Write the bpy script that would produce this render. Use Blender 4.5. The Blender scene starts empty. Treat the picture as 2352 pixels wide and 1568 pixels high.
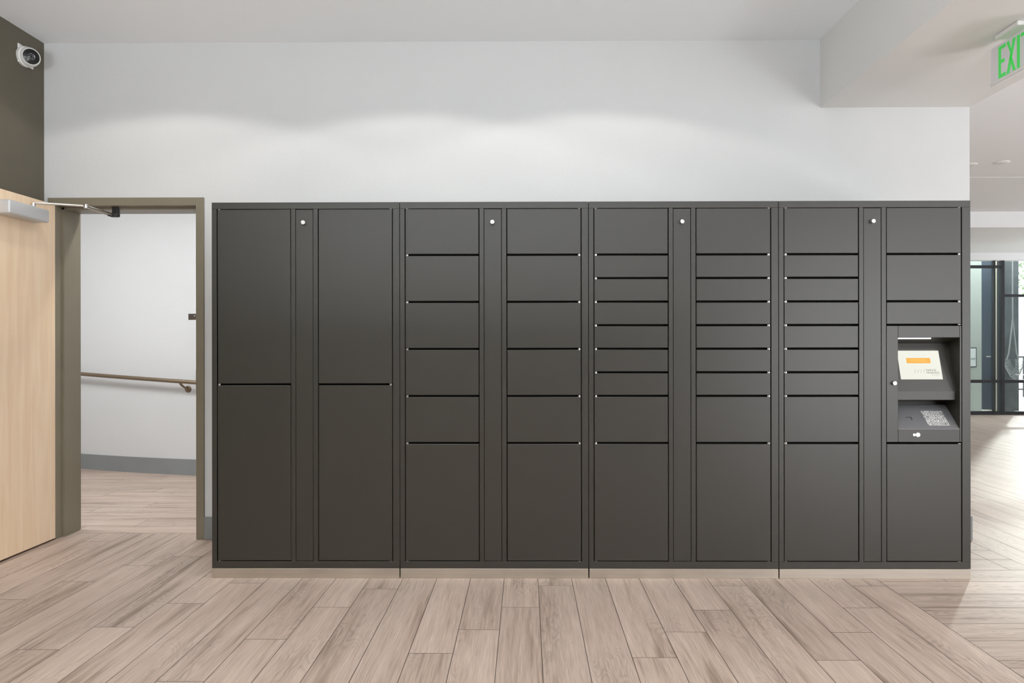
import bpy, bmesh, math, random
from mathutils import Vector, Matrix

random.seed(7)
scene = bpy.context.scene
COL = scene.collection
R = math.radians

# ------------------------------------------------------------------ camera
CAM_Z = 1.24
cam_data = bpy.data.cameras.new('camera')
cam_data.sensor_width = 36.0
cam_data.lens = 24.0
cam_data.shift_x = -20.5 / 2352
cam_data.shift_y = 5.0 / 2352
cam_data.clip_start = 0.05
cam_data.clip_end = 200
cam = bpy.data.objects.new('camera', cam_data)
COL.objects.link(cam)
YAW = 0.42
ROLL = -0.07
M = Matrix.Rotation(R(YAW), 4, 'Z') @ Matrix.Rotation(R(90), 4, 'X') @ Matrix.Rotation(R(ROLL), 4, 'Z')
cam.matrix_world = Matrix.Translation((0, 0, CAM_Z)) @ M
scene.camera = cam


# ------------------------------------------------------------------ materials
def srgb(r, g, b):
    def f(c):
        c /= 255
        return c / 12.92 if c <= .04045 else ((c + .055) / 1.055) ** 2.4
    return (f(r), f(g), f(b), 1)


def base_mat(name):
    m = bpy.data.materials.new(name)
    m.use_nodes = True
    nt = m.node_tree
    return m, nt, nt.nodes['Principled BSDF']


def mat(name, color, rough=.5, metal=0, noise=0, nscale=8, bump=0, bscale=200, emis=None, estr=0, spec=.5, stretch=(1, 1, 1)):
    m, nt, b = base_mat(name)
    b.inputs['Base Color'].default_value = color
    b.inputs['Roughness'].default_value = rough
    b.inputs['Metallic'].default_value = metal
    b.inputs['Specular IOR Level'].default_value = spec
    tc = nt.nodes.new('ShaderNodeTexCoord')
    mp = nt.nodes.new('ShaderNodeMapping')
    mp.inputs['Scale'].default_value = stretch
    nt.links.new(tc.outputs['Object'], mp.inputs['Vector'])
    if noise:
        n = nt.nodes.new('ShaderNodeTexNoise')
        n.inputs['Scale'].default_value = nscale
        n.inputs['Detail'].default_value = 5
        nt.links.new(mp.outputs[0], n.inputs['Vector'])
        mr = nt.nodes.new('ShaderNodeMapRange')
        mr.inputs['From Min'].default_value = .25
        mr.inputs['From Max'].default_value = .75
        mr.inputs['To Min'].default_value = 1 - noise
        mr.inputs['To Max'].default_value = 1 + noise
        nt.links.new(n.outputs['Fac'], mr.inputs['Value'])
        mx = nt.nodes.new('ShaderNodeVectorMath')
        mx.operation = 'SCALE'
        mx.inputs[0].default_value = color[:3]
        nt.links.new(mr.outputs[0], mx.inputs['Scale'])
        nt.links.new(mx.outputs[0], b.inputs['Base Color'])
    if bump:
        n2 = nt.nodes.new('ShaderNodeTexNoise')
        n2.inputs['Scale'].default_value = bscale
        n2.inputs['Detail'].default_value = 3
        nt.links.new(mp.outputs[0], n2.inputs['Vector'])
        bp = nt.nodes.new('ShaderNodeBump')
        bp.inputs['Strength'].default_value = bump
        bp.inputs['Distance'].default_value = .002
        nt.links.new(n2.outputs['Fac'], bp.inputs['Height'])
        nt.links.new(bp.outputs[0], b.inputs['Normal'])
    if emis:
        b.inputs['Emission Color'].default_value = emis
        b.inputs['Emission Strength'].default_value = estr
    return m


def plank_material():
    m, nt, b = base_mat('oak_plank')
    N, L = nt.nodes, nt.links
    uv = N.new('ShaderNodeUVMap'); uv.uv_map = 'plank'
    at = N.new('ShaderNodeAttribute'); at.attribute_name = 'pid'
    sep = N.new('ShaderNodeSeparateXYZ'); L.new(uv.outputs[0], sep.inputs[0])

    def math_(op, a, b_=None, c=None):
        n = N.new('ShaderNodeMath'); n.operation = op
        for i, v in enumerate((a, b_, c)):
            if v is None: continue
            if isinstance(v, (int, float)): n.inputs[i].default_value = v
            else: L.new(v, n.inputs[i])
        return n.outputs[0]

    def noise(sx, sy, zmul, detail=3, rough=.5, dist=0):
        c = N.new('ShaderNodeCombineXYZ')
        L.new(math_('MULTIPLY', sep.outputs[0], sx), c.inputs[0])
        L.new(math_('MULTIPLY', sep.outputs[1], sy), c.inputs[1])
        L.new(math_('MULTIPLY', at.outputs['Fac'], zmul), c.inputs[2])
        n = N.new('ShaderNodeTexNoise')
        n.inputs['Scale'].default_value = 1
        n.inputs['Detail'].default_value = detail
        n.inputs['Roughness'].default_value = rough
        n.inputs['Distortion'].default_value = dist
        L.new(c.outputs[0], n.inputs['Vector'])
        return n.outputs['Fac']

    fine = noise(260, 7, 91, 3)
    streak = noise(22, 1.3, 53, 4, .55)
    broad = noise(7, .9, 17, 2)
    warp = noise(9, 2.2, 71, 2)
    # growth rings: bands across the plank bent by a slow noise into cathedral arches
    ph = math_('MULTIPLY_ADD', warp, 58.0, math_('MULTIPLY', sep.outputs[0], 75.0))
    ring = math_('ABSOLUTE', math_('SINE', ph))
    ring = math_('POWER', ring, .8)
    # mask where the rings show
    rm = N.new('ShaderNodeMapRange'); L.new(noise(5, 1.1, 29, 1), rm.inputs[0])
    rm.inputs[1].default_value = .47; rm.inputs[2].default_value = .62
    rings = math_('MULTIPLY', math_('SUBTRACT', 1.0, ring), rm.outputs[0])

    def ramp(fac, stops):
        r = N.new('ShaderNodeValToRGB'); L.new(fac, r.inputs[0])
        el = r.color_ramp.elements
        while len(el) < len(stops): el.new(.5)
        for e, (p, c) in zip(el, stops):
            e.position = p; e.color = c
        return r.outputs[0]
    light = srgb(194, 175, 161); mid = srgb(181, 161, 147); dark = srgb(144, 125, 111)
    midg = noise(75, 3.0, 37, 3)
    t = math_('MULTIPLY_ADD', streak, .45, math_('MULTIPLY_ADD', midg, .25, math_('MULTIPLY', broad, .30)))
    col = ramp(t, [(.36, dark), (.46, mid), (.60, light)])

    def mul(c, fac_socket):
        v = N.new('ShaderNodeVectorMath'); v.operation = 'SCALE'
        L.new(c, v.inputs[0]); L.new(fac_socket, v.inputs['Scale'])
        return v.outputs[0]
    tone = N.new('ShaderNodeMapRange'); L.new(at.outputs['Fac'], tone.inputs[0])
    tone.inputs[3].default_value = .91; tone.inputs[4].default_value = 1.03
    col = mul(col, tone.outputs[0])
    fm = N.new('ShaderNodeMapRange'); L.new(fine, fm.inputs[0])
    fm.inputs[1].default_value = .3; fm.inputs[2].default_value = .7
    fm.inputs[3].default_value = .82; fm.inputs[4].default_value = 1.13
    col = mul(col, fm.outputs[0])
    col = mul(col, math_('SUBTRACT', 1.0, math_('MULTIPLY', rings, .22)))
    L.new(col, b.inputs['Base Color'])
    b.inputs['Roughness'].default_value = .50
    b.inputs['Specular IOR Level'].default_value = .35
    bp = N.new('ShaderNodeBump'); bp.inputs['Strength'].default_value = .12; bp.inputs['Distance'].default_value = .001
    L.new(fine, bp.inputs['Height']); L.new(bp.outputs[0], b.inputs['Normal'])
    return m


def wood_door_material():
    m, nt, b = base_mat('maple_veneer')
    N, L = nt.nodes, nt.links
    tc = N.new('ShaderNodeTexCoord')
    mp = N.new('ShaderNodeMapping'); mp.inputs['Scale'].default_value = (14, 14, 1.1)
    L.new(tc.outputs['Object'], mp.inputs[0])
    n = N.new('ShaderNodeTexNoise'); n.inputs['Scale'].default_value = 1.6; n.inputs['Detail'].default_value = 5
    n.inputs['Distortion'].default_value = .4
    L.new(mp.outputs[0], n.inputs['Vector'])
    r = N.new('ShaderNodeValToRGB'); L.new(n.outputs['Fac'], r.inputs[0])
    e = r.color_ramp.elements
    e[0].position = .3; e[0].color = srgb(236, 206, 172)
    e[1].position = .62; e[1].color = srgb(245, 220, 189)
    L.new(r.outputs[0], b.inputs['Base Color'])
    b.inputs['Roughness'].default_value = .45
    return m


WALL = mat('white_wall_paint', (.63, .635, .632, 1), .75, bump=.35, bscale=90, noise=.012, nscale=3)
CEIL = mat('ceiling_paint', (.87, .885, .90, 1), .85, bump=.2, bscale=70)
BEAMP = mat('beam_paint', (.76, .755, .735, 1), .75, bump=.25, bscale=90)
OLIVE = mat('dark_olive_wall_paint', srgb(98, 92, 79), .65, bump=.3, bscale=90)
FRAMEP = mat('olive_grey_frame_enamel', srgb(129, 121, 104), .38, noise=.05, nscale=6)
LOCK = mat('charcoal_powder_coat', srgb(44, 41, 34), .40, noise=.05, nscale=5, bump=.04, bscale=700, spec=.72)
LOCKIN = mat('gap_shade_black', (.004, .004, .004, 1), .8, spec=.2)  # near-black colour paints in the shade seen through the door gaps
STEEL = mat('brushed_plinth_steel', (.63, .58, .51, 1), .34, metal=1, noise=.08, nscale=3, stretch=(1, 1, 20))
CHROME = mat('nickel', (.62, .61, .59, 1), .3, metal=1)
ALU = mat('silver_paint', (.56, .57, .58, 1), .35, metal=.25)
DARKBR = mat('dark_bronze', srgb(70, 60, 50), .4, metal=.3)
BRONZE = mat('satin_rail_metal', srgb(128, 112, 92), .3, metal=.6)
MAPLE = wood_door_material()
PLANK = plank_material()
GAPM = mat('plank_gap', srgb(74, 61, 52), .8)
RUBBER = mat('grey_rubber_base', srgb(132, 135, 136), .5, noise=.05, nscale=4)
WHITEPL = mat('white_plastic', (.80, .80, .78, 1), .35)
BLACKGL = mat('black_gloss', (.004, .004, .005, 1), .08)
BLACKM = mat('black_matte', (.02, .02, .022, 1), .5)
WINFR = mat('window_frame_black', srgb(38, 40, 46), .4)
EXITG = mat('exit_green', srgb(60, 190, 80), .4, emis=srgb(80, 225, 100), estr=.35)
ACRYL = mat('white_acrylic', (.82, .80, .82, 1), .2)


def glass_material():
    m = bpy.data.materials.new('window_glass'); m.use_nodes = True
    nt = m.node_tree; nt.nodes.clear()
    o = nt.nodes.new('ShaderNodeOutputMaterial')
    tr = nt.nodes.new('ShaderNodeBsdfTransparent'); tr.inputs[0].default_value = (.9, .94, .94, 1)
    gl = nt.nodes.new('ShaderNodeBsdfGlossy'); gl.inputs['Roughness'].default_value = .02
    fr = nt.nodes.new('ShaderNodeFresnel'); fr.inputs[0].default_value = 1.5
    mx = nt.nodes.new('ShaderNodeMixShader')
    ge = nt.nodes.new('ShaderNodeNewGeometry')
    sb = nt.nodes.new('ShaderNodeMath'); sb.operation = 'SUBTRACT'; sb.inputs[0].default_value = 1; nt.links.new(ge.outputs['Backfacing'], sb.inputs[1])
    mu = nt.nodes.new('ShaderNodeMath'); mu.operation = 'MULTIPLY'; nt.links.new(fr.outputs[0], mu.inputs[0]); nt.links.new(sb.outputs[0], mu.inputs[1])
    nt.links.new(mu.outputs[0], mx.inputs[0]); nt.links.new(tr.outputs[0], mx.inputs[1]); nt.links.new(gl.outputs[0], mx.inputs[2])
    nt.links.new(mx.outputs[0], o.inputs[0])
    return m


GLASS = glass_material()


# ------------------------------------------------------------------ mesh helpers
def bx(bm, x0, x1, y0, y1, z0, z1, bev=0, seg=1):
    r = bmesh.ops.create_cube(bm, size=1)
    vs = r['verts']
    bmesh.ops.scale(bm, vec=(abs(x1 - x0), abs(y1 - y0), abs(z1 - z0)), verts=vs)
    bmesh.ops.translate(bm, vec=((x0 + x1) / 2, (y0 + y1) / 2, (z0 + z1) / 2), verts=vs)
    if bev:
        es = list({e for v in vs for e in v.link_edges})
        bmesh.ops.bevel(bm, geom=es, offset=bev, segments=seg, profile=.5, affect='EDGES')


def cyl(bm, p0, p1, r0, r1=None, seg=24):
    p0, p1 = Vector(p0), Vector(p1)
    d = p1 - p0
    r = bmesh.ops.create_cone(bm, cap_ends=True, segments=seg, radius1=r0, radius2=r0 if r1 is None else r1, depth=d.length)
    q = d.to_track_quat('Z', 'Y').to_matrix().to_4x4()
    bmesh.ops.transform(bm, matrix=Matrix.Translation((p0 + p1) / 2) @ q, verts=r['verts'])


def lathe(bm, prof, centre, axis, seg=40):
    """prof: list of (radius, height along axis)"""
    q = Vector(axis).normalized().to_track_quat('Z', 'Y').to_matrix()
    c = Vector(centre)
    rings = []
    for rr, h in prof:
        if rr < 1e-6:
            rings.append([bm.verts.new(c + q @ Vector((0, 0, h)))])
        else:
            rings.append([bm.verts.new(c + q @ Vector((rr * math.cos(2 * math.pi * k / seg), rr * math.sin(2 * math.pi * k / seg), h))) for k in range(seg)])
    for a, b in zip(rings, rings[1:]):
        for k in range(seg):
            k2 = (k + 1) % seg
            if len(a) == 1 and len(b) == 1: continue
            if len(a) == 1: bm.faces.new((a[0], b[k], b[k2]))
            elif len(b) == 1: bm.faces.new((a[k], a[k2], b[0]))
            else: bm.faces.new((a[k], a[k2], b[k2], b[k]))


def tube(bm, pts, rad, seg=14):
    pts = [Vector(p) for p in pts]
    rings = []
    for i, p in enumerate(pts):
        t = (pts[min(i + 1, len(pts) - 1)] - pts[max(i - 1, 0)]).normalized()
        q = t.to_track_quat('Z', 'Y').to_matrix()
        rr = rad[i] if isinstance(rad, (list, tuple)) else rad
        rings.append([bm.verts.new(p + q @ Vector((rr * math.cos(2 * math.pi * k / seg), rr * math.sin(2 * math.pi * k / seg), 0))) for k in range(seg)])
    for a, b in zip(rings, rings[1:]):
        for k in range(seg):
            bm.faces.new((a[k], a[(k + 1) % seg], b[(k + 1) % seg], b[k]))
    bm.faces.new(rings[0][::-1]); bm.faces.new(rings[-1])


def prism_yz(bm, poly, x0, x1):
    """extrude polygon [(y, z)...] between x0 and x1"""
    a = [bm.verts.new((x0, y, z)) for y, z in poly]
    b = [bm.verts.new((x1, y, z)) for y, z in poly]
    n = len(poly)
    bm.faces.new(a[::-1]); bm.faces.new(b)
    for i in range(n):
        bm.faces.new((a[i], a[(i + 1) % n], b[(i + 1) % n], b[i]))


def obj(name, bm, m, parent=None, smooth=False, loc=None):
    bmesh.ops.recalc_face_normals(bm, faces=bm.faces)
    me = bpy.data.meshes.new(name)
    bm.to_mesh(me); bm.free()
    me.materials.append(m)
    if smooth:
        for p in me.polygons: p.use_smooth = True
        try: me.set_sharp_from_angle(angle=R(35))
        except Exception: pass
    o = bpy.data.objects.new(name, me)
    COL.objects.link(o)
    if parent: o.parent = parent
    if loc: o.location = loc
    return o


def box(name, m, dims, parent=None, bev=0):
    bm = bmesh.new(); bx(bm, *dims, bev=bev)
    return obj(name, bm, m, parent)


def tag(o, label, cat, group=None):
    o['label'] = label; o['category'] = cat
    if group: o['group'] = group
    return o


def thing(name, label, cat, loc=(0, 0, 0), group=None):
    o = bpy.data.objects.new(name, None)
    o.empty_display_size = .1
    COL.objects.link(o); o.location = loc
    return tag(o, label, cat, group)


def struct(o):
    o['kind'] = 'structure'
    return o


def local(bm, loc):
    bmesh.ops.translate(bm, vec=(-loc[0], -loc[1], -loc[2]), verts=bm.verts)
    return bm


# ------------------------------------------------------------------ the room
YW = 4.33      # face of the wall behind the lockers
CZ = 3.157     # ceiling
XL = -3.07     # dark wall on the left
XR = 2.802      # end of the wall / right edge of the beam
BX0, BZ = 1.862, 2.73

# --- floor: every plank a quad with its own length-wise coordinates
PW, PL, GAP = .178, 1.219, .0014
fb = bmesh.new()
uvl = fb.loops.layers.uv.new('plank')
pidl = fb.verts.layers.float.new('pid')


def plank(x0, x1, y0, y1, along):
    if x1 - x0 < .006 or y1 - y0 < .006: return
    pid = random.random()
    g = GAP
    vs = [fb.verts.new((x, y, 0)) for x, y in ((x0 + g, y0 + g), (x1 - g, y0 + g), (x1 - g, y1 - g), (x0 + g, y1 - g))]
    for v in vs: v[pidl] = pid
    f = fb.faces.new(vs)
    ox, oy = random.random() * 40, random.random() * 40
    for lp in f.loops:
        x, y = lp.vert.co.x - x0, lp.vert.co.y - y0
        if along == 'x': x, y = y, x
        lp[uvl].uv = (x + ox, y + oy)


def lay(x0, x1, y0, y1, along, origin, joint):
    """rows of planks; origin: where a row edge lies; joint(i): where a joint of row i lies"""
    lo, hi = (x0, x1) if along == 'y' else (y0, y1)
    a, b = (y0, y1) if along == 'y' else (x0, x1)
    i = math.floor((lo - origin) / PW)
    while origin + i * PW < hi:
        r0, r1 = max(lo, origin + i * PW), min(hi, origin + (i + 1) * PW)
        j = joint(i)
        k = math.floor((a - j) / PL)
        while j + k * PL < b:
            s0, s1 = max(a, j + k * PL), min(b, j + (k + 1) * PL)
            if along == 'y': plank(r0, r1, s0, s1, 'y')
            else: plank(s0, s1, r0, r1, 'x')
            k += 1
        i += 1


XP = 1.842
J = {0: 3.503, -1: 3.213, -2: 2.96, -3: 2.734, 1: 2.45, 2: 2.70, 3: 2.94, 4: 3.184, 5: 3.503, 6: 2.68, 7: 2.94, 8: 3.213, 9: 3.50,
     -4: 3.67, -5: 3.45, -6: 3.21, -7: 2.86, -8: 2.50, -9: 3.53, -10: 3.254, -11: 2.98, -12: 2.76, -13: 3.81, -14: 3.55, -15: 3.3, -16: 3.05}
lay(XL, XP, -3.0, 4.46, 'y', XP - 10 * PW, lambda i: J.get(i, 3.0 + .27 * i))
lay(XP, 2.78, -3.0, 4.46, 'x', 4.46, lambda i: XP - .1 + (.9 if i % 5 else .45))
lay(2.78, 13.0, -3.0, 11.9, 'y', 2.78, lambda i: 2.1 + .27 * i)
lay(-6.2, -1.2, 4.46, 7.6, 'x', 4.46, lambda i: -3.0 + .33 * i)
fm = bpy.data.meshes.new('floor')
fb.to_mesh(fm)
# pid on vertices -> attribute already float on points
fb.free()
fm.materials.append(PLANK)
fl = bpy.data.objects.new('floor', fm); COL.objects.link(fl); struct(fl)
sub = bmesh.new(); bx(sub, -6.3, 13, -3, 11.95, -.12, -.0012)
so = obj('floor_grout', sub, GAPM, fl)

# --- walls
wb = bmesh.new()
bx(wb, XL - .12, -3.04, YW, YW + .13, 0, CZ + .5)              # sliver left of the door frame
bx(wb, -3.04, -2.045, YW, YW + .13, 2.171, CZ + .5)            # above the door
bx(wb, -2.045, XR, YW, YW + .22, 0, CZ + .5)
bx(wb, -3.04, -2.045, YW + .13, YW + .22, 2.171, CZ)
bx(wb, XL - .12, -3.04, YW + .13, YW + .22, 0, CZ)
struct(obj('wall_back', wb, WALL))
struct(box('wall_left', OLIVE, (XL - .15, XL, -3.0, YW, 0, CZ + .4)))
struct(box('wall_right', WALL, (XR - .15, XR, YW + .22, 11.86, 0, 3.9)))
wb = bmesh.new()
bx(wb, XL - .15, 4.0, -3.15, -3.0, 0, .25)
bx(wb, 5.4, 13, -3.15, -3.0, 0, .25)
bx(wb, XL - .15, 13, -3.15, -3.0, 2.95, 3.9)
bx(wb, XL - .15, 4.0, -3.15, -3.0, .25, 2.95)
bx(wb, 5.4, 6.2, -3.15, -3.0, .25, 2.95)
for xx in (6.2, 9.4, 12.6):
    bx(wb, xx, xx + .35, -3.15, -3.0, .25, 2.95)
struct(obj('wall_front', wb, OLIVE))
# ceiling over the main room
struct(box('ceiling', CEIL, (XL - .15, BX0, -3.15, YW, CZ, CZ + .2)))
# beam (soffit) running towards the viewer
struct(box('trim_beam', BEAMP, (BX0, XR, -3.0, YW, BZ, 3.7)))
# ceiling of the lobby beyond the beam
cb = bmesh.new()
bx(cb, XR, 13, -3.0, 7.3, 3.005, 3.9)
bx(cb, XR, 13, 7.3, 9.2, 3.0025, 3.9)
struct(obj('ceiling_lobby', cb, CEIL))
cb = bmesh.new()
bx(cb, XR, 13, 9.2, 11.78, 2.790, 3.9)
bx(cb, XR, 13, 11.78, 11.95, 2.665, 3.9)
struct(obj('trim_soffit', cb, CEIL))
struct(box('wall_east', WALL, (13, 13.2, -3.15, 11.95, 0, 3.9)))

# baseboards
struct(box('baseboard_back', RUBBER, (-2.045, -1.70, YW - .012, YW, 0, .142), bev=.002))
bb = bmesh.new()
bx(bb, XR, XR + .008, YW - .012, 11.5, 0, .15)
bx(bb, 2.3, XR, YW - .012, YW, 0, .15)
struct(obj('baseboard_right', bb, RUBBER))
struct(box('baseboard_left', RUBBER, (XL, XL + .010, -3.0, YW - .01, 0, .142), bev=.002))

# corridor behind the door
def arc_pts(off=0.0):
    # centre line of the curved wall face, offset towards the viewer
    pts = []
    ctrl = [(-5.9, 7.35), (-5.2, 7.05), (-4.47, 6.79), (-3.8, 6.585), (-3.11, 6.43), (-2.5, 6.35), (-1.9, 6.33), (-1.2, 6.33)]
    n = len(ctrl)
    for s in range(n - 1):
        p0 = ctrl[max(s - 1, 0)]; p1 = ctrl[s]; p2 = ctrl[s + 1]; p3 = ctrl[min(s + 2, n - 1)]
        for q in range(6):
            t = q / 6
            def cr(a, b, c, d):
                return .5 * ((2 * b) + (-a + c) * t + (2 * a - 5 * b + 4 * c - d) * t * t + (-a + 3 * b - 3 * c + d) * t ** 3)
            pts.append((cr(p0[0], p1[0], p2[0], p3[0]), cr(p0[1], p1[1], p2[1], p3[1])))
    pts.append(ctrl[-1])
    if not off: return pts
    out = []
    for i, p in enumerate(pts):
        a = pts[max(i - 1, 0)]; b = pts[min(i + 1, len(pts) - 1)]
        dx, dy = b[0] - a[0], b[1] - a[1]
        l = math.hypot(dx, dy)
        out.append((p[0] + dy / l * off, p[1] - dx / l * off))
    return out


def curved_slab(name, m, off, thick, z0, z1):
    a, b = arc_pts(off), arc_pts(off - thick)
    bm = bmesh.new()
    va = [[bm.verts.new((x, y, z)) for x, y in a] for z in (z0, z1)]
    vb = [[bm.verts.new((x, y, z)) for x, y in b] for z in (z0, z1)]
    for i in range(len(a) - 1):
        bm.faces.new((va[0][i], va[0][i + 1], va[1][i + 1], va[1][i]))
        bm.faces.new((vb[0][i + 1], vb[0][i], vb[1][i], vb[1][i + 1]))
        bm.faces.new((va[1][i], va[1][i + 1], vb[1][i + 1], vb[1][i]))
        bm.faces.new((va[0][i + 1], va[0][i], vb[0][i], vb[0][i + 1]))
    return obj(name, bm, m, smooth=True)


struct(curved_slab('wall_corridor', WALL, 0.001, .15, 0, 2.75))
struct(curved_slab('baseboard_corridor', RUBBER, .012, .011, 0, .150))
cb = bmesh.new()
bx(cb, -6.3, -1.2, YW + .22, 7.7, 2.75, 2.9)
struct(obj('ceiling_corridor', cb, CEIL))
cb = bmesh.new()
bx(cb, -6.3, XL - .12, YW + .13, YW + .22, 0, 2.75)
bx(cb, -6.3, -6.15, YW + .22, 7.7, 0, 2.75)
bx(cb, -1.3, -1.15, YW + .22, 6.3, 0, 2.75)
struct(obj('wall_corridor_end', cb, WALL))

# door frame: two jambs and a head with a rabbet and a stop
fbm = bmesh.new()
for (x0, x1, s) in ((-3.04, -2.99, 1), (-2.095, -2.045, -1)):
    bx(fbm, x0, x1, YW - .012, YW + .235, 0, 2.171, bev=.0015)
    xi = x1 if s > 0 else x0
    bx(fbm, min(xi, xi + s * .014), max(xi, xi + s * .014), YW + .05, YW + .20, 0, 2.121)
bx(fbm, -2.99, -2.095, YW - .012, YW + .235, 2.121, 2.171, bev=.0015)
bx(fbm, -2.99, -2.095, YW + .05, YW + .20, 2.107, 2.121)
fr = struct(obj('trim_door_frame', fbm, FRAMEP))
sp = box('strike_plate', BLACKM, (-2.103, -2.094, YW + .004, YW + .045, .96, 1.075), fr)

# door leaf folded back 90 degrees against the dark wall
door = struct(bpy.data.objects.new('door_1', None)); COL.objects.link(door); door.location = (-2.985, 4.31, 0)
DL = (-2.985, 4.31, 0)
b = bmesh.new(); bx(b, -3.03, -2.985, 3.40, 4.308, .012, 2.125, bev=.0015)
obj('door_leaf', local(b, DL), MAPLE, door)
for hz in (.25, 1.07, 1.88):
    b = bmesh.new(); cyl(b, (-3.035, 4.316, hz - .057), (-3.035, 4.316, hz + .057), .007, seg=14)
    obj('hinge', local(b, DL), CHROME, door)

# door closer: body on the leaf, two-piece arm to the frame
CL = (-2.985, 3.95, 1.97)
cl = thing('door_closer', 'silver surface door closer with folding arm, mounted on the open wooden door', 'door closer', CL)
b = bmesh.new(); bx(b, -2.985, -2.885, 3.795, 4.118, 1.974, 2.053, bev=.011, seg=3)
obj('cover', local(b, CL), ALU, cl, smooth=True)
b = bmesh.new(); cyl(b, (-2.932, 4.045, 2.05), (-2.932, 4.045, 2.082), .011)
obj('pivot', local(b, CL), CHROME, cl)
b = bmesh.new()
a0, a1 = Vector((-2.932, 4.045, 2.078)), Vector((-2.722, 4.205, 2.094))
tube(b, [a0, a0.lerp(a1, .06) + Vector((0, 0, .004)), a0.lerp(a1, .5) + Vector((0, 0, .002)), a1], .0065, 8)
obj('arm', local(b, CL), CHROME, cl, smooth=True)
b = bmesh.new()
lathe(b, [(0, -.012), (.014, -.012), (.015, 0), (.013, .012), (0, .014)], a1, (0, 0, 1), 20)
obj('elbow', local(b, CL), CHROME, cl, smooth=True)
a2 = Vector((-2.655, 4.375, 2.070))
b = bmesh.new()
tube(b, [a1, a1.lerp(a2, .5), a2], [.009, .0105, .008], 8)
tube(b, [a1 + Vector((-.006, 0, -.006)), a2 + Vector((-.012, -.01, -.006))], [.004, .004], 8)
obj('forearm', local(b, CL), CHROME, cl, smooth=True)
b = bmesh.new()
bx(b, -2.675, -2.620, 4.36, 4.395, 2.058, 2.082, bev=.007, seg=2)
bx(b, -2.660, -2.620, 4.365, 4.39, 2.07, 2.1205, bev=.003)
cyl(b, (-2.668, 4.36, 2.066), (-2.668, 4.345, 2.066), .008, seg=12)
obj('bracket', local(b, CL), BLACKM, cl, smooth=True)

# handrail on the curved corridor wall
rail_xy = [p for p in arc_pts(.085) if -5.4 < p[0] < -2.4]
def rail_z(x): return .955 + (-4.47 - x) * -.0 + (x + 4.47) * -.052
hr = thing('handrail', 'round satin metal handrail on the curved white corridor wall beyond the doorway', 'handrail', (rail_xy[0][0], rail_xy[0][1], rail_z(rail_xy[0][0])))
b = bmesh.new()
tube(b, [(x, y, rail_z(x)) for x, y in rail_xy], .019, 16)
obj('rail', local(b, hr.location), BRONZE, hr, smooth=True)
for bxx in (-3.205, -4.75):
    i = min(range(len(rail_xy)), key=lambda k: abs(rail_xy[k][0] - bxx))
    x, y = rail_xy[i]; z = rail_z(x)
    wp = [p for p in arc_pts(.001)]
    w = min(wp, key=lambda p: abs(p[0] - (x + .04)))
    wy = w[1] - (w[0] - (x + .04)) * -.2
    b = bmesh.new()
    tube(b, [(x, y, z - .012), (x + .006, y + .012, z - .035), (x + .022, y + .045, z - .062), (x + .035, wy - .004, z - .075)], [.013, .011, .010, .012], 12)
    obj('bracket', local(b, hr.location), BRONZE, hr, smooth=True)
    b = bmesh.new()
    lathe(b, [(0, .014), (.016, .014), (.031, .006), (.034, 0), (0, -.006)], (x + .037, wy, z - .077), (-.15, -1, 0), 28)
    obj('rosette', local(b, hr.location), BRONZE, hr, smooth=True)

# small brown plate on the corridor wall beside the jamb
b = bmesh.new(); bx(b, -3.20, -2.98, 6.375, 6.385, 1.468, 1.528, bev=.002)
so_ = obj('wall_plate', local(b, (-3.09, 6.38, 1.498)), DARKBR, loc=(-3.09, 6.38, 1.498))
so_.rotation_euler = (0, 0, R(-10)); so_.location.y = 6.43
tag(so_, 'small dark brown plate high on the corridor wall, half hidden by the door jamb', 'sign plate')
b = bmesh.new(); cyl(b, (-.038, -.012, .008), (-.038, -.004, .008), .0045, seg=12)
obj('screw', b, WHITEPL, so_)

# ------------------------------------------------------------------ security camera on the dark wall
SC = (XL, 4.163, 3.003)
sc = thing('security_camera', 'white dome security camera with black lens face, on the dark olive wall', 'security camera', SC)
b = bmesh.new(); bx(b, XL, XL + .008, 4.100, 4.227, 2.948, 3.060, bev=.002)
obj('mounting_plate', local(b, SC), WHITEPL, sc)
ax = Vector((1, -.18, -.12)).normalized()
c0 = Vector((XL + .008, 4.150, 2.996))
b = bmesh.new()
lathe(b, [(0, 0), (.060, 0), (.062, .006), (.060, .020), (.056, .024), (0, .024)], c0, ax, 48)
obj('base_ring', local(b, SC), WHITEPL, sc, smooth=True)
bc = c0 + ax * .036
f = Vector((.79, -.60, -.17)).normalized()
b = bmesh.new()
prof = []
for k in range(0, 25):
    t = math.pi * (1 - k / 24 * .67)
    prof.append((.0565 * math.sin(t), .0565 * math.cos(t)))
prof[0] = (0, -.0565)
e_r, e_h = prof[-1]
prof += [(e_r - .001, e_h + .003), (e_r - .004, e_h + .003), (e_r - .0045, e_h - .002)]
lathe(b, prof, bc, f, 48)
obj('dome', local(b, SC), WHITEPL, sc, smooth=True)
b = bmesh.new()
lathe(b, [(0, e_h + .004), (.020, e_h + .0035), (e_r - .006, e_h + .001), (e_r - .0042, e_h - .003)], bc, f, 48)
lens_face = obj('lens_cover', local(b, SC), BLACKGL, sc, smooth=True)
b = bmesh.new()
lathe(b, [(.016, e_h + .0052), (.018, e_h + .0056), (.019, e_h + .0050)], bc, f, 32)
lathe(b, [(.008, e_h + .0052), (.0095, e_h + .0058), (.0105, e_h + .0052)], bc, f, 32)
obj('lens', local(b, SC), mat('lens_ring', (.25, .25, .26, 1), .2, metal=.8), lens_face)

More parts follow.
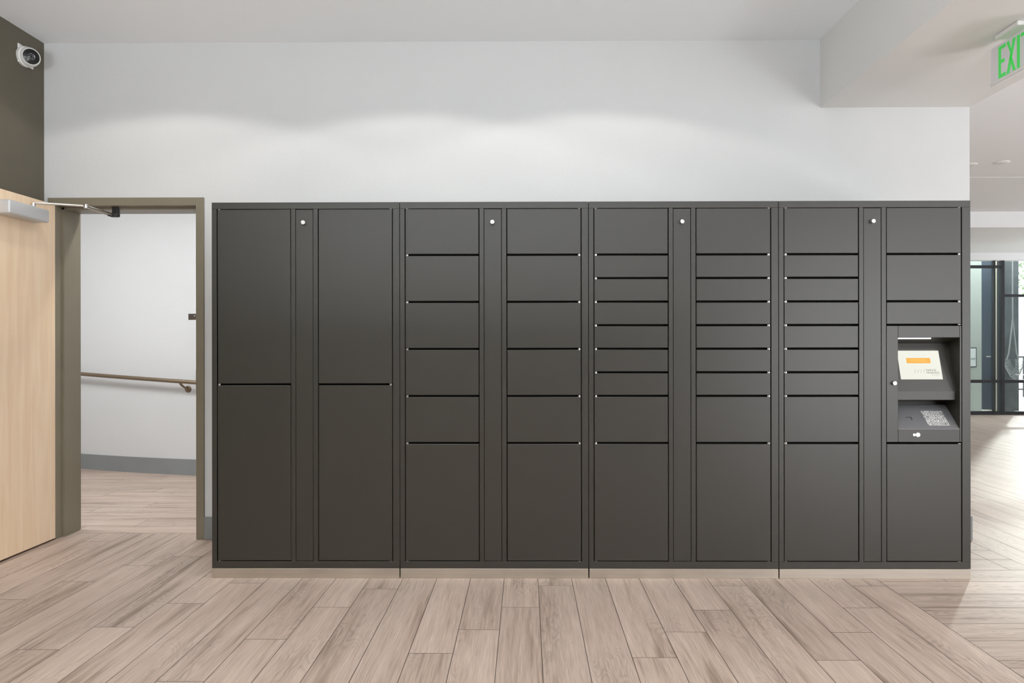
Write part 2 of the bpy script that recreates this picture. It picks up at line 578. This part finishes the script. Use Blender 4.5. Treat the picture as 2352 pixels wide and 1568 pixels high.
# ------------------------------------------------------------------ exit sign under the beam
EX = (2.335, 3.25, BZ)
ex = thing('exit_sign', 'green and white EXIT sign hanging from the soffit of the ceiling beam', 'exit sign', EX)
b = bmesh.new(); bx(b, 2.270, 2.400, 3.165, 3.325, 2.708, 2.730, bev=.006, seg=2)
obj('canopy', local(b, EX), WHITEPL, ex)
b = bmesh.new()
bx(b, 2.331, 2.339, 3.070, 3.440, 2.531, 2.711, bev=.003)
obj('panel', local(b, EX), ACRYL, ex)
b = bmesh.new()
tube(b, [(2.335, 3.434, 2.530), (2.335, 3.076, 2.530)], .011, 16)
obj('lower_rim', local(b, EX), WHITEPL, ex, smooth=True)
# lettering, read from the left side of the panel (towards -X); u grows towards the viewer
def letter(name, polys):
    bm = bmesh.new()
    for poly in polys:
        a = [bm.verts.new((2.3295, 3.381 - u, 2.541 + v)) for u, v in poly]
        c = [bm.verts.new((2.3320, 3.381 - u, 2.541 + v)) for u, v in poly]
        n = len(poly)
        bm.faces.new(a); bm.faces.new(c[::-1])
        for i in range(n): bm.faces.new((a[i], a[(i + 1) % n], c[(i + 1) % n], c[i]))
    return obj(name, local(bm, EX), EXITG, ex)
H, S = .155, .017
letter('lettering', [
    [(0, 0), (S, 0), (S, H), (0, H)], [(S, 0), (.050, 0), (.050, S), (S, S)], [(S, H - S), (.050, H - S), (.050, H), (S, H)],
    [(S, H / 2 - S / 2), (.042, H / 2 - S / 2), (.042, H / 2 + S / 2), (S, H / 2 + S / 2)],
    [(.056, 0), (.074, 0), (.118, H), (.100, H)], [(.100, 0), (.118, 0), (.0875, H * .54), (.0785, H * .46)],
    [(.0865, H * .54), (.0955, H * .5), (.074, H), (.056, H)],
    [(.127, 0), (.145, 0), (.145, H), (.127, H)],
    [(.154, H - S), (.214, H - S), (.214, H), (.154, H)], [(.1755, 0), (.1925, 0), (.1925, H - S), (.1755, H - S)]])

# ------------------------------------------------------------------ lockers
XU = [-1.667, -.668, .331, 1.332, 2.340]
YF = 3.608
Z0, Z1 = .053, 1.990
ZT, ZB = 1.955, .089           # door field
SLOT = (ZT - ZB) / 15
UL = ['tall dark locker unit with four tall doors, next to the doorway',
      'dark locker unit with twelve doors, ten of equal height above two tall ones',
      'dark locker unit with narrow door rows, between the twelve-door unit and the kiosk unit',
      'dark locker unit holding the touchscreen kiosk, beside the lobby']
ROWS = [([7.5, 7.5], [7.5, 7.5]),
        ([2, 2, 2, 2, 2, 5], [2, 2, 2, 2, 2, 5]),
        ([2, 1, 1, 1, 1, 1, 1, 2, 5], [2, 1, 1, 1, 1, 1, 1, 2, 5]),
        ([2, 1, 1, 1, 1, 1, 1, 2, 5], [2, 2, 1, -5, 5])]
for u in range(4):
    x0, x1 = XU[u], XU[u + 1]
    W = x1 - x0
    loc = ((x0 + x1) / 2, YF + .3, 0)
    lu = thing('locker_unit', UL[u], 'lockers', loc, 'parcel locker units along the wall')
    # field edges
    l0, l1 = x0 + .0265, x0 + .0265 + .396
    m0, m1 = x0 + .4455, x0 + .4455 + .095
    r0, r1 = x0 + .565, x0 + .565 + .3975
    e = .0012
    b = bmesh.new()
    yf, yb = YF, YF + .03
    for (a, c) in ((x0 + e, l0), (l1, m0), (m1, r0), (r1, x1 - e)):
        bx(b, a, c, yf, yb, ZB, ZT, bev=.0010)
    bx(b, x0 + e, x1 - e, yf, yb, ZT, Z1, bev=.0010)
    bx(b, x0 + e, x1 - e, yf, yb, Z0, ZB, bev=.0010)
    # sides, top and back of the cabinet
    bx(b, x0 + e, x0 + .004, yb, YW - .04, Z0, Z1)
    bx(b, x1 - .004, x1 - e, yb, YW - .04, Z0, Z1)
    bx(b, x0 + .004, x1 - .004, yb, YW - .04, Z1 - .004, Z1)
    bx(b, x0 + .004, x1 - .004, yb, YW - .04, Z0, Z0 + .004)
    obj('body', local(b, loc), LOCK, lu)
    b = bmesh.new()
    if u < 3:
        bx(b, x0 + .005, x1 - .005, YF + .034, YW - .05, Z0 + .006, Z1 - .006)
    else:
        bx(b, x0 + .005, r0 - .01, YF + .034, YW - .05, Z0 + .006, Z1 - .006)
        bx(b, r0 - .01, x1 - .005, YF + .034, YW - .05, Z0 + .006, ZT - 10 * SLOT - .002)
        bx(b, r0 - .01, x1 - .005, YF + .034, YW - .05, ZT - 5 * SLOT + .002, Z1 - .006)
        bx(b, r0 - .01, x1 - .005, YF + .3, YW - .05, ZT - 10 * SLOT, ZT - 5 * SLOT)
    obj('carcass', local(b, loc), LOCKIN, lu)
    b = bmesh.new(); bx(b, x0 + .0028, x1 - .0028, YF - .001, YW - .06, 0, Z0 - .0015, bev=.001)
    obj('plinth', local(b, loc), STEEL, lu)
    # access strip with its cam lock
    b = bmesh.new(); bx(b, m0 + .002, m1 - .002, YF + .0015, YF + .02, ZB + .002, ZT - .003, bev=.0012)
    ap = obj('access_panel', local(b, loc), LOCK, lu)
    b = bmesh.new()
    lx, lz = (m0 + m1) / 2 - .0015, ZT - .0745
    cyl(b, (lx, YF + .002, lz), (lx, YF - .014, lz), .0105, .0100, 28)
    lathe(b, [(.0100, 0), (.0112, .0005), (.0112, .003), (.0095, .0042), (0, .0042)], (lx, YF - .014, lz), (0, -1, 0), 28)
    lk = obj('lock', local(b, loc), CHROME, ap, smooth=True)
    # compartment doors
    for side, (a, c) in enumerate(((l0, l1), (r0, r1))):
        z = ZT
        for n in ROWS[u][side]:
            h = abs(n) * SLOT
            zt, zb = z - .0015, z - h + .0085
            if z - h < ZB + .01: zb = ZB + .0035
            z -= h
            if n < 0:
                KZ = (zt, zb, a, c)
                continue
            tilt = random.uniform(-.0012, .0012)
            b = bmesh.new(); bx(b, a + .0036, c - .0036, YF + .0008 + random.uniform(0, .0012), YF + .019, zb, zt, bev=.0018)
            if u == 0 and side == 0 and z > 1: tilt = -.006
            if u == 0 and side == 0 and z < 1: tilt = -.004
            dm = local(b, ((a + c) / 2, YF, zt))
            bmesh.ops.rotate(dm, verts=dm.verts, cent=(0, 0, 0), matrix=Matrix.Rotation(tilt * .5, 3, 'Y'))
            d = obj('locker_door', dm, LOCK, lu, loc=((a + c) / 2 - loc[0], YF - loc[1], zt))
            hx = (a + .012) if side == 0 else (c - .012)
            hx -= (a + c) / 2
            for hz in (0.0015, zb - zt - .0035):
                b = bmesh.new()
                cyl(b, (hx, .0075, hz - .0022), (hx, .0075, hz + .0022), .0058, seg=12)
                bx(b, hx - .0065, hx + .0065, .004, .010, hz - .0012, hz + .0012)
                obj('hinge', b, CHROME, d)
    # ---------------- kiosk
    if u == 3:
        zt, zb, a, c = KZ
        a += .0028; c -= .0028
        ko = bmesh.new()
        ix0, ix1 = 1.960 + .0, 2.282
        rz1, rz0 = 1.270, .789          # mouth of the recess
        bx(ko, a, ix0 - .0008, YF + .001, YF + .02, zb, zt, bev=.001)
        bx(ko, ix1 + .0008, c, YF + .001, YF + .02, zb, zt, bev=.001)
        bx(ko, ix0, ix1, YF + .001, YF + .02, rz1, zt, bev=.001)
        bx(ko, ix0, ix1, YF + .001, YF + .02, zb, rz0 - .004, bev=.001)
        kp = obj('kiosk_panel', local(ko, loc), LOCK, lu)
        sb = bmesh.new()
        # side cheeks, hood, sloping screen fascia, nose, throat and tray
        bx(sb, ix0 - .008, ix0, YF + .012, YF + .20, rz0 - .03, rz1 + .02)
        bx(sb, ix1, ix1 + .008, YF + .012, YF + .20, rz0 - .03, rz1 + .02)
        prism_yz(sb, [(YF + .02, rz1), (YF + .102, 1.238), (YF + .102, 1.29), (YF + .02, 1.29)], ix0, ix1)
        prism_yz(sb, [(YF + .100, 1.240), (YF + .030, .984), (YF + .030, .940), (YF + .045, .936), (YF + .16, .936), (YF + .16, 1.240)], ix0, ix1)
        prism_yz(sb, [(YF + .150, .936), (YF + .130, .86), (YF + .20, .86), (YF + .20, .936)], ix0, ix1)
        kf = obj('recess', local(sb, loc), LOCK, kp)
        tb = bmesh.new()
        prism_yz(tb, [(YF + .001, rz0), (YF + .125, .905), (YF + .14, .905), (YF + .14, rz0 - .03), (YF + .001, rz0 - .004)], ix0 + .0005, ix1 - .0005)
        obj('tray', local(tb, loc), mat('tray_grey', srgb(112, 112, 114), .4), kp)
        # helper: frame on the sloping fascia
        s0, s1 = Vector((0, YF + .100, 1.240)), Vector((0, YF + .030, .984))
        sd = (s1 - s0); sl = sd.length; sd.normalize()
        sn = Vector((0, sd.z, -sd.y)); sn = sn if sn.y < 0 else -sn
        def on_screen(x, d, lift): return Vector((x, 0, 0)) + s0 + sd * d + sn * lift
        def quad_slab(name, m, x0_, x1_, d0, d1, lift, th):
            bm = bmesh.new()
            vs = [[bm.verts.new(on_screen(x, d, lf)) for x, d in ((x0_, d0), (x1_, d0), (x1_, d1), (x0_, d1))] for lf in (lift, lift + th)]
            bm.faces.new(vs[0]); bm.faces.new(vs[1][::-1])
            for i in range(4): bm.faces.new((vs[0][i], vs[0][(i + 1) % 4], vs[1][(i + 1) % 4], vs[1][i]))
            return obj(name, local(bm, loc), m, kp)
        SCR = mat('screen_white', (.02, .02, .02, 1), .15, emis=(.86, .87, .76, 1), estr=1.0)
        quad_slab('screen', SCR, 2.000, 2.222, .042, .200, 0, .0012)
        quad_slab('button', mat('button_orange', (.02, .02, .02, 1), .2, emis=srgb(250, 172, 25), estr=1.0), 2.043, 2.171, .083, .112, .0013, .0003)
        wl = mat('screen_pale_orange', (.02, .02, .02, 1), .2, emis=srgb(255, 205, 95), estr=1.0)
        quad_slab('button_text', wl, 2.052, 2.146, .0905, .0935, .0017, .0002)
        quad_slab('button_text', wl, 2.052, 2.150, .099, .102, .0017, .0002)
        gm = mat('screen_grey_ink', (.05, .05, .05, 1), .4, emis=srgb(96, 98, 86), estr=.6)
        gl = mat('screen_soft_grey', (.05, .05, .05, 1), .4, emis=srgb(170, 172, 150), estr=.9)
        for q in range(4):
            bm = bmesh.new()
            xs = 2.076 + q * .0160
            vs = [bm.verts.new(on_screen(x, d, .0016)) for x, d in ((xs + .008, .145), (xs + .0100, .145), (xs + .002, .166), (xs, .166))]
            bm.faces.new(vs)
            obj('logo', local(bm, loc), gl, kp)
        def text(name, body, size, x, d, m):
            cu = bpy.data.curves.new(name, 'FONT'); cu.body = body; cu.size = size
            cu.space_character = 1.12; cu.extrude = .0001
            cu.materials.append(m)
            tmp = bpy.data.objects.new(name, cu); COL.objects.link(tmp)
            bpy.context.view_layer.update()
            me = bpy.data.meshes.new_from_object(tmp.evaluated_get(bpy.context.evaluated_depsgraph_get()))
            bpy.data.objects.remove(tmp)
            o = bpy.data.objects.new(name, me); COL.objects.link(o); o.parent = kp
            xa = Vector((1, 0, 0)); ya = -sd; za = sn
            rot = Matrix((xa, ya, za)).transposed().to_4x4()
            o.matrix_local = Matrix.Translation(on_screen(x, d, .0018) - Vector(loc)) @ rot
            return o
        text('logo_lettering', 'PARCEL', .0148, 2.140, .155, gm)
        text('logo_lettering', 'PENDING', .0148, 2.140, .169, gm)
        text('logo_lettering', 'by Quadient', .0075, 2.166, .178, gl)
        # paper notice with print on the tray
        t0, t1 = Vector((0, YF + .125, .905)), Vector((0, YF + .001, rz0))
        td = (t1 - t0); tl = td.length; td.normalize(); tn = Vector((0, td.z, -td.y)); tn = tn if tn.z > 0 else -tn
        def slab_tray(name, m, x0_, x1_, d0, d1, lift):
            bm = bmesh.new()
            vs = [[bm.verts.new(Vector((x, 0, 0)) + t0 + td * d + tn * lf) for x, d in ((x0_, d0), (x1_, d0), (x1_, d1), (x0_, d1))] for lf in (lift, lift + .0004)]
            bm.faces.new(vs[0]); bm.faces.new(vs[1][::-1])
            for i in range(4): bm.faces.new((vs[0][i], vs[0][(i + 1) % 4], vs[1][(i + 1) % 4], vs[1][i]))
            return obj(name, local(bm, loc), m, kp)
        nm, nt, pb = base_mat('printed_notice')
        wv = nt.nodes.new('ShaderNodeTexNoise'); wv.inputs['Scale'].default_value = 1
        wv.inputs['Detail'].default_value = 4
        tc = nt.nodes.new('ShaderNodeTexCoord'); mp = nt.nodes.new('ShaderNodeMapping'); mp.inputs['Scale'].default_value = (260, 60, 420)
        nt.links.new(tc.outputs['Object'], mp.inputs[0]); nt.links.new(mp.outputs[0], wv.inputs['Vector'])
        rp = nt.nodes.new('ShaderNodeValToRGB'); rp.color_ramp.elements[0].position = .46; rp.color_ramp.elements[0].color = (.12, .12, .12, 1)
        rp.color_ramp.elements[1].position = .54; rp.color_ramp.elements[1].color = (.75, .75, .74, 1)
        nt.links.new(wv.outputs['Fac'], rp.inputs[0]); nt.links.new(rp.outputs[0], pb.inputs['Base Color'])
        slab_tray('notice', nm, 2.128, 2.241, .045, .148, .0005)
        # small black bracket mark on the tray
        bm = bmesh.new()
        for (xa_, xb_, da, db) in ((2.030, 2.058, .088, .092), (2.054, 2.060, .088, .108)):
            vs = [bm.verts.new(Vector((x, 0, 0)) + t0 + td * d + tn * .0009) for x, d in ((xa_, da), (xb_, da), (xb_ + .001, db), (xa_ + .001, db))]
            bm.faces.new(vs)
        obj('marking', local(bm, loc), BLACKM, kp)
        # light bar under the hood
        b = bmesh.new(); tube(b, [(ix0 + .001, YF + .026, rz1 - .004), (ix0 + .185, YF + .026, rz1 - .004)], .0045, 10)
        obj('light_bar', local(b, loc), mat('light_bar_white', (.8, .8, .8, 1), .3, emis=(1, 1, 1, 1), estr=.9), kp)
        # two glowing white discs stand in for light glints on the lower lip
        gw = mat('glint_white', (.8, .8, .8, 1), .3, emis=(1, 1, 1, 1), estr=2.2)
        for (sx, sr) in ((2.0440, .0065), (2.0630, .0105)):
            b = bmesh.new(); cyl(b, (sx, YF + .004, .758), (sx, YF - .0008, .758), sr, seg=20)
            obj('glint_disc', local(b, loc), gw, kp)
        b = bmesh.new()
        lx, lz = 1.9355, 1.030
        cyl(b, (lx, YF + .003, lz), (lx, YF - .010, lz), .0105, seg=24)
        lathe(b, [(.0100, 0), (.0112, .0005), (.0112, .003), (.0095, .0042), (0, .0042)], (lx, YF - .010, lz), (0, -1, 0), 24)
        obj('lock', local(b, loc), CHROME, kp, smooth=True)

# ------------------------------------------------------------------ lobby window and what stands outside
YG = 11.86
def px2x(px, Y=YG): return (px - 1208) * Y / 1568
def px2z(py, Y=YG): return CAM_Z + (789 - py) * Y / 1568
win = struct(bpy.data.objects.new('window_1', None)); COL.objects.link(win); win.location = (9, YG, 0)
wf = bmesh.new()
for (xa, xb, d) in ((6.2, 6.26, .1), (px2x(2277.5), px2x(2281.5), .05), (px2x(2295), px2x(2302), .12), (10.6, 10.66, .1), (12.9, 13, .1)):
    bx(wf, xa, xb, YG, YG + d, .0, 2.665)
for (pa, pb, xa, xb) in ((611, 617.5, 6.2, px2x(2295)), (873, 880, 6.2, 13), (677.5, 683.5, px2x(2302), 13), (945, 953, 6.2, 13)):
    bx(wf, xa, xb, YG + .005, YG + .075, px2z(pb), px2z(pa))
obj('frame', local(wf, (9, YG, 0)), WINFR, win)
pb_ = bmesh.new(); bx(pb_, 6.2, 13, YG + .035, YG + .041, .0, 2.66)
obj('pane', local(pb_, (9, YG, 0)), GLASS, win)
struct(box('wall_far', WALL, (XR, 6.2, YG, YG + .15, 0, 2.7)))
struct(box('trim_terrace', mat('terrace_concrete', srgb(176, 172, 162), .8, noise=.08), (3, 40, 11.95, 42, -.15, -.02)))

YO = 12.75
struct(box('wall_outside', mat('pale_render', srgb(196, 201, 192), .8, noise=.05, nscale=2), (6.5, px2x(2249.5, YO), YO, YO + .2, -.02, 3.3)))
od = struct(bpy.data.objects.new('door_2', None)); COL.objects.link(od); od.location = (8.8, YO, 0)
b = bmesh.new(); bx(b, px2x(2249.5, YO), px2x(2276, YO), YO + .03, YO + .08, 0, 3.0)
obj('door_leaf', local(b, (8.8, YO, 0)), mat('slate_blue_door', srgb(74, 84, 98), .35, noise=.1, nscale=3), od)
b = bmesh.new()
xh = px2x(2262, YO); tube(b, [(xh - .04, YO - .02, px2z(820, YO)), (xh + .05, YO - .02, px2z(820, YO))], .012, 8)
cyl(b, (xh + .04, YO + .03, px2z(820, YO)), (xh + .04, YO - .02, px2z(820, YO)), .012, seg=10)
obj('handle', local(b, (8.8, YO, 0)), CHROME, od)
struct(box('trim_door_jamb', mat('cream_trim', srgb(208, 203, 178), .7), (px2x(2276, YO), px2x(2297, YO), YO - .02, YO + .25, -.02, 3.3)))
struct(box('trim_pillar', mat('dark_stone_pillar', srgb(86, 90, 92), .5, noise=.35, nscale=5), (px2x(2297, YO), px2x(2334, YO), YO, YO + .35, -.02, 3.4)))
# white notice board on the pale wall
nb = thing('notice_sign', 'white framed notice on the pale wall outside the lobby window', 'notice', (px2x(2231, YO), YO, 1.0))
xa, xb = px2x(2216, YO), px2x(2236.5, YO)
b = bmesh.new(); bx(b, xa, xb, YO - .025, YO, px2z(844, YO), px2z(799, YO), bev=.004)
obj('backing', local(b, nb.location), BLACKM, nb)
b = bmesh.new(); bx(b, xa + .02, xb - .018, YO - .028, YO - .02, px2z(842, YO), px2z(801, YO))
obj('sheet', local(b, nb.location), mat('notice_white', (.85, .87, .85, 1), .5), nb)
b = bmesh.new()
for k in range(4): bx(b, xb - .035 - .028 * k - .015, xb - .035 - .028 * k, YO - .030, YO - .028, px2z(826.5, YO), px2z(823, YO))
obj('lettering', local(b, nb.location), mat('notice_ink', (.25, .26, .26, 1), .6), nb)

# hanging chair on the terrace
YH = 12.45
hx = px2x(2320, YH)
hc = thing('hanging_chair', 'pale rope hanging chair outside behind the tall lobby window pane', 'hanging chair', (hx, YH, px2z(860, YH)))
ROPE = mat('rope_white', (.36, .37, .36, 1), .6)
b = bmesh.new(); tube(b, [(hx, YH, 3.3), (hx, YH, px2z(745, YH))], .010, 8)
obj('hanging_rope', local(b, hc.location), ROPE, hc)
for s in (-1, 1):
    b = bmesh.new()
    pts = [(hx, YH, px2z(735, YH)), (hx + s * .03, YH, px2z(770, YH)), (hx + s * .07, YH, px2z(812, YH)), (hx + s * .105, YH, px2z(826, YH))]
    tube(b, pts, .012, 8)
    obj('side_rope', local(b, hc.location), ROPE, hc)
b = bmesh.new()
nu, nv = 18, 9
grid = []
for i in range(nu):
    th = math.pi * (i / (nu - 1)) ; row = []
    for j in range(nv):
        ph = math.pi * j / (nv - 1)
        row.append(b.verts.new((hx - .12 * math.cos(th), YH - .10 + .2 * j / (nv - 1) - .05 * math.sin(th), px2z(826, YH) - .36 * math.sin(th) * (.55 + .45 * math.sin(ph)))))
    grid.append(row)
for i in range(nu - 1):
    for j in range(nv - 1):
        b.faces.new((grid[i][j], grid[i + 1][j], grid[i + 1][j + 1], grid[i][j + 1]))
seat = obj('seat', local(b, hc.location), ROPE, hc)
wm = seat.modifiers.new('wire', 'WIREFRAME'); wm.thickness = .008

# railing and greenery
YR = 15.5
rl = thing('railing', 'black metal terrace railing outside beside the dark pillar', 'railing', (px2x(2345, YR), YR, 0))
b = bmesh.new()
bx(b, 10.9, 16, YR, YR + .04, px2z(819, YR) - .04, px2z(819, YR)); bx(b, 10.9, 16, YR, YR + .04, px2z(893, YR) - .03, px2z(893, YR))
obj('rail', local(b, rl.location), BLACKM, rl)
k = 0
xx = 11.02
while xx < 12.6:
    b = bmesh.new(); bx(b, xx, xx + .02, YR + .01, YR + .03, .02, px2z(820, YR))
    obj('baluster', local(b, rl.location), BLACKM, rl); xx += .22
LEAF = mat('leaf_green', srgb(110, 135, 92), .6, noise=.4, nscale=20)
BARK = mat('bark', srgb(95, 80, 66), .8)
tr = thing('tree', 'leafy green tree outside behind the upper right lobby window pane', 'tree', (24.0, 30.0, 0))
b = bmesh.new(); tube(b, [(24.4, 30, 0), (24.45, 30.05, 2.2), (24.3, 30, 4.4)], [.18, .14, .09], 10)
tube(b, [(24.45, 30.05, 2.8), (23.6, 29.9, 3.5), (23.0, 29.9, 4.2)], [.07, .05, .03], 8)
obj('trunk', local(b, tr.location), BARK, tr, smooth=True)
b = bmesh.new()
rr = random.Random(3)
for _ in range(2600):
    c = Vector((rr.gauss(23.9, 1.1), rr.gauss(30, .8), rr.gauss(4.5, .75)))
    if c.z < 3.2 or c.x < 21.6: continue
    a1_ = Vector((rr.uniform(-1, 1), rr.uniform(-1, 1), rr.uniform(-1, 1))).normalized() * rr.uniform(.08, .14)
    a2_ = a1_.cross(Vector((rr.uniform(-1, 1), rr.uniform(-1, 1), rr.uniform(-1, 1)))).normalized() * .05
    vs = [b.verts.new(c + a1_), b.verts.new(c + a2_), b.verts.new(c - a1_), b.verts.new(c - a2_)]
    b.faces.new(vs)
obj('crown', local(b, tr.location), LEAF, tr)

# recessed ceiling lights of the lobby
for i, (lx_, ly_) in enumerate(((4.65, 6.70), (4.385, 6.78))):
    lb = 'recessed round ceiling fitting in the lobby ceiling, the whole one' if i == 0 else 'recessed round ceiling fitting in the lobby ceiling, cut by the wall edge'
    dl = thing('ceiling_light', lb, 'ceiling light', (lx_, ly_, 3.005), 'round lobby ceiling fittings')
    b = bmesh.new(); lathe(b, [(0, -.012), (.055, -.012), (.065, -.008), (.07, 0), (0, 0)], (lx_, ly_, 3.005), (0, 0, 1), 32)
    obj('trim_ring', local(b, dl.location), WHITEPL, dl, smooth=True)
    b = bmesh.new(); lathe(b, [(0, -.014), (.04, -.014), (.04, -.012)], (lx_, ly_, 3.005), (0, 0, 1), 32)
    obj('lens', local(b, dl.location), mat('fitting_lens', (.75, .75, .74, 1), .4), dl)

# ------------------------------------------------------------------ lights
def light(name, kind, loc, power, rot=(0, 0, 0), color=(1, 1, 1), **kw):
    l = bpy.data.lights.new(name, kind); l.energy = power; l.color = color
    for k_, v in kw.items(): setattr(l, k_, v)
    o = bpy.data.objects.new(name, l); COL.objects.link(o)
    o.location = loc; o.rotation_euler = rot
    return o


WARM = (1, .97, .93)
for i, lx_ in enumerate((-2.2, -.72, .45)):
    light('downlight', 'SPOT', (lx_, 3.25, CZ - .01), 33, color=WARM, spot_size=R(140), spot_blend=.12, shadow_soft_size=.05)
for (lx_, ly_) in ((-2.2, .6), (-.4, .6), (-.4, -1.6), (-2.2, -1.6)):
    light('downlight', 'SPOT', (lx_, ly_, CZ - .01), 65, color=WARM, spot_size=R(150), spot_blend=.4, shadow_soft_size=.08)
light('corridor_light', 'AREA', (-2.9, 4.85, 2.66), 31, rot=(R(12), 0, 0), shape='RECTANGLE', size=1.5, size_y=.12, color=(.96, .98, 1))
light('corridor_light', 'AREA', (-4.7, 4.95, 2.66), 31, rot=(R(12), 0, 0), shape='RECTANGLE', size=1.5, size_y=.12, color=(.96, .98, 1))
# added fill lamps, unseen behind the viewer, aimed up to brighten the ceiling
for (lx_, ly_) in ((-1.9, -1.3), (.6, -1.3)):
    light('ceiling_fill', 'AREA', (lx_, ly_, 1.3), 210, rot=(R(180), 0, 0), shape='DISK', size=1.5, color=(.85, .93, 1))
for (lx_, ly_) in ((5.0, 2.0), (9.0, 5.5), (10.4, 10.2)):
    light('ceiling_fill', 'AREA', (lx_, ly_, .6), 50, rot=(R(180), 0, 0), shape='DISK', size=1.2, color=(.92, .96, 1))  # more added fill, lifting the lobby ceiling and soffit
for (lx_, ly_) in ((4.5, 1), (4.5, 5), (8, 2), (8, 6.5)):
    light('lobby_light', 'SPOT', (lx_, ly_, 2.98), 60, color=(1, .98, .95), spot_size=R(150), spot_blend=.4, shadow_soft_size=.08)
light('window_daylight', 'AREA', (4.7, -2.98, 1.0), 85, rot=(R(90), 0, 0), shape='RECTANGLE', size=1.3, size_y=2.3, color=(.93, .96, 1))
# low sun through the lobby window
sd_ = Vector((-.80, -1.0, -.30)).normalized()
s = light('sun', 'SUN', (12, 20, 8), 0.9, color=(1, .96, .9), angle=R(1.5))
s.rotation_euler = sd_.to_track_quat('-Z', 'Y').to_euler()

w = bpy.data.worlds.new('world'); scene.world = w; w.use_nodes = True
bg = w.node_tree.nodes['Background']
bg.inputs[0].default_value = (.92, .96, 1.0, 1); bg.inputs[1].default_value = 5.5

scene.view_settings.view_transform = 'Standard'
scene.view_settings.look = 'None'
scene.view_settings.gamma = 1
scene.view_settings.use_curve_mapping = False
scene.view_settings.exposure = -0.08
scene.cycles.max_bounces = 10
scene.cycles.diffuse_bounces = 6
scene.cycles.use_denoising = True
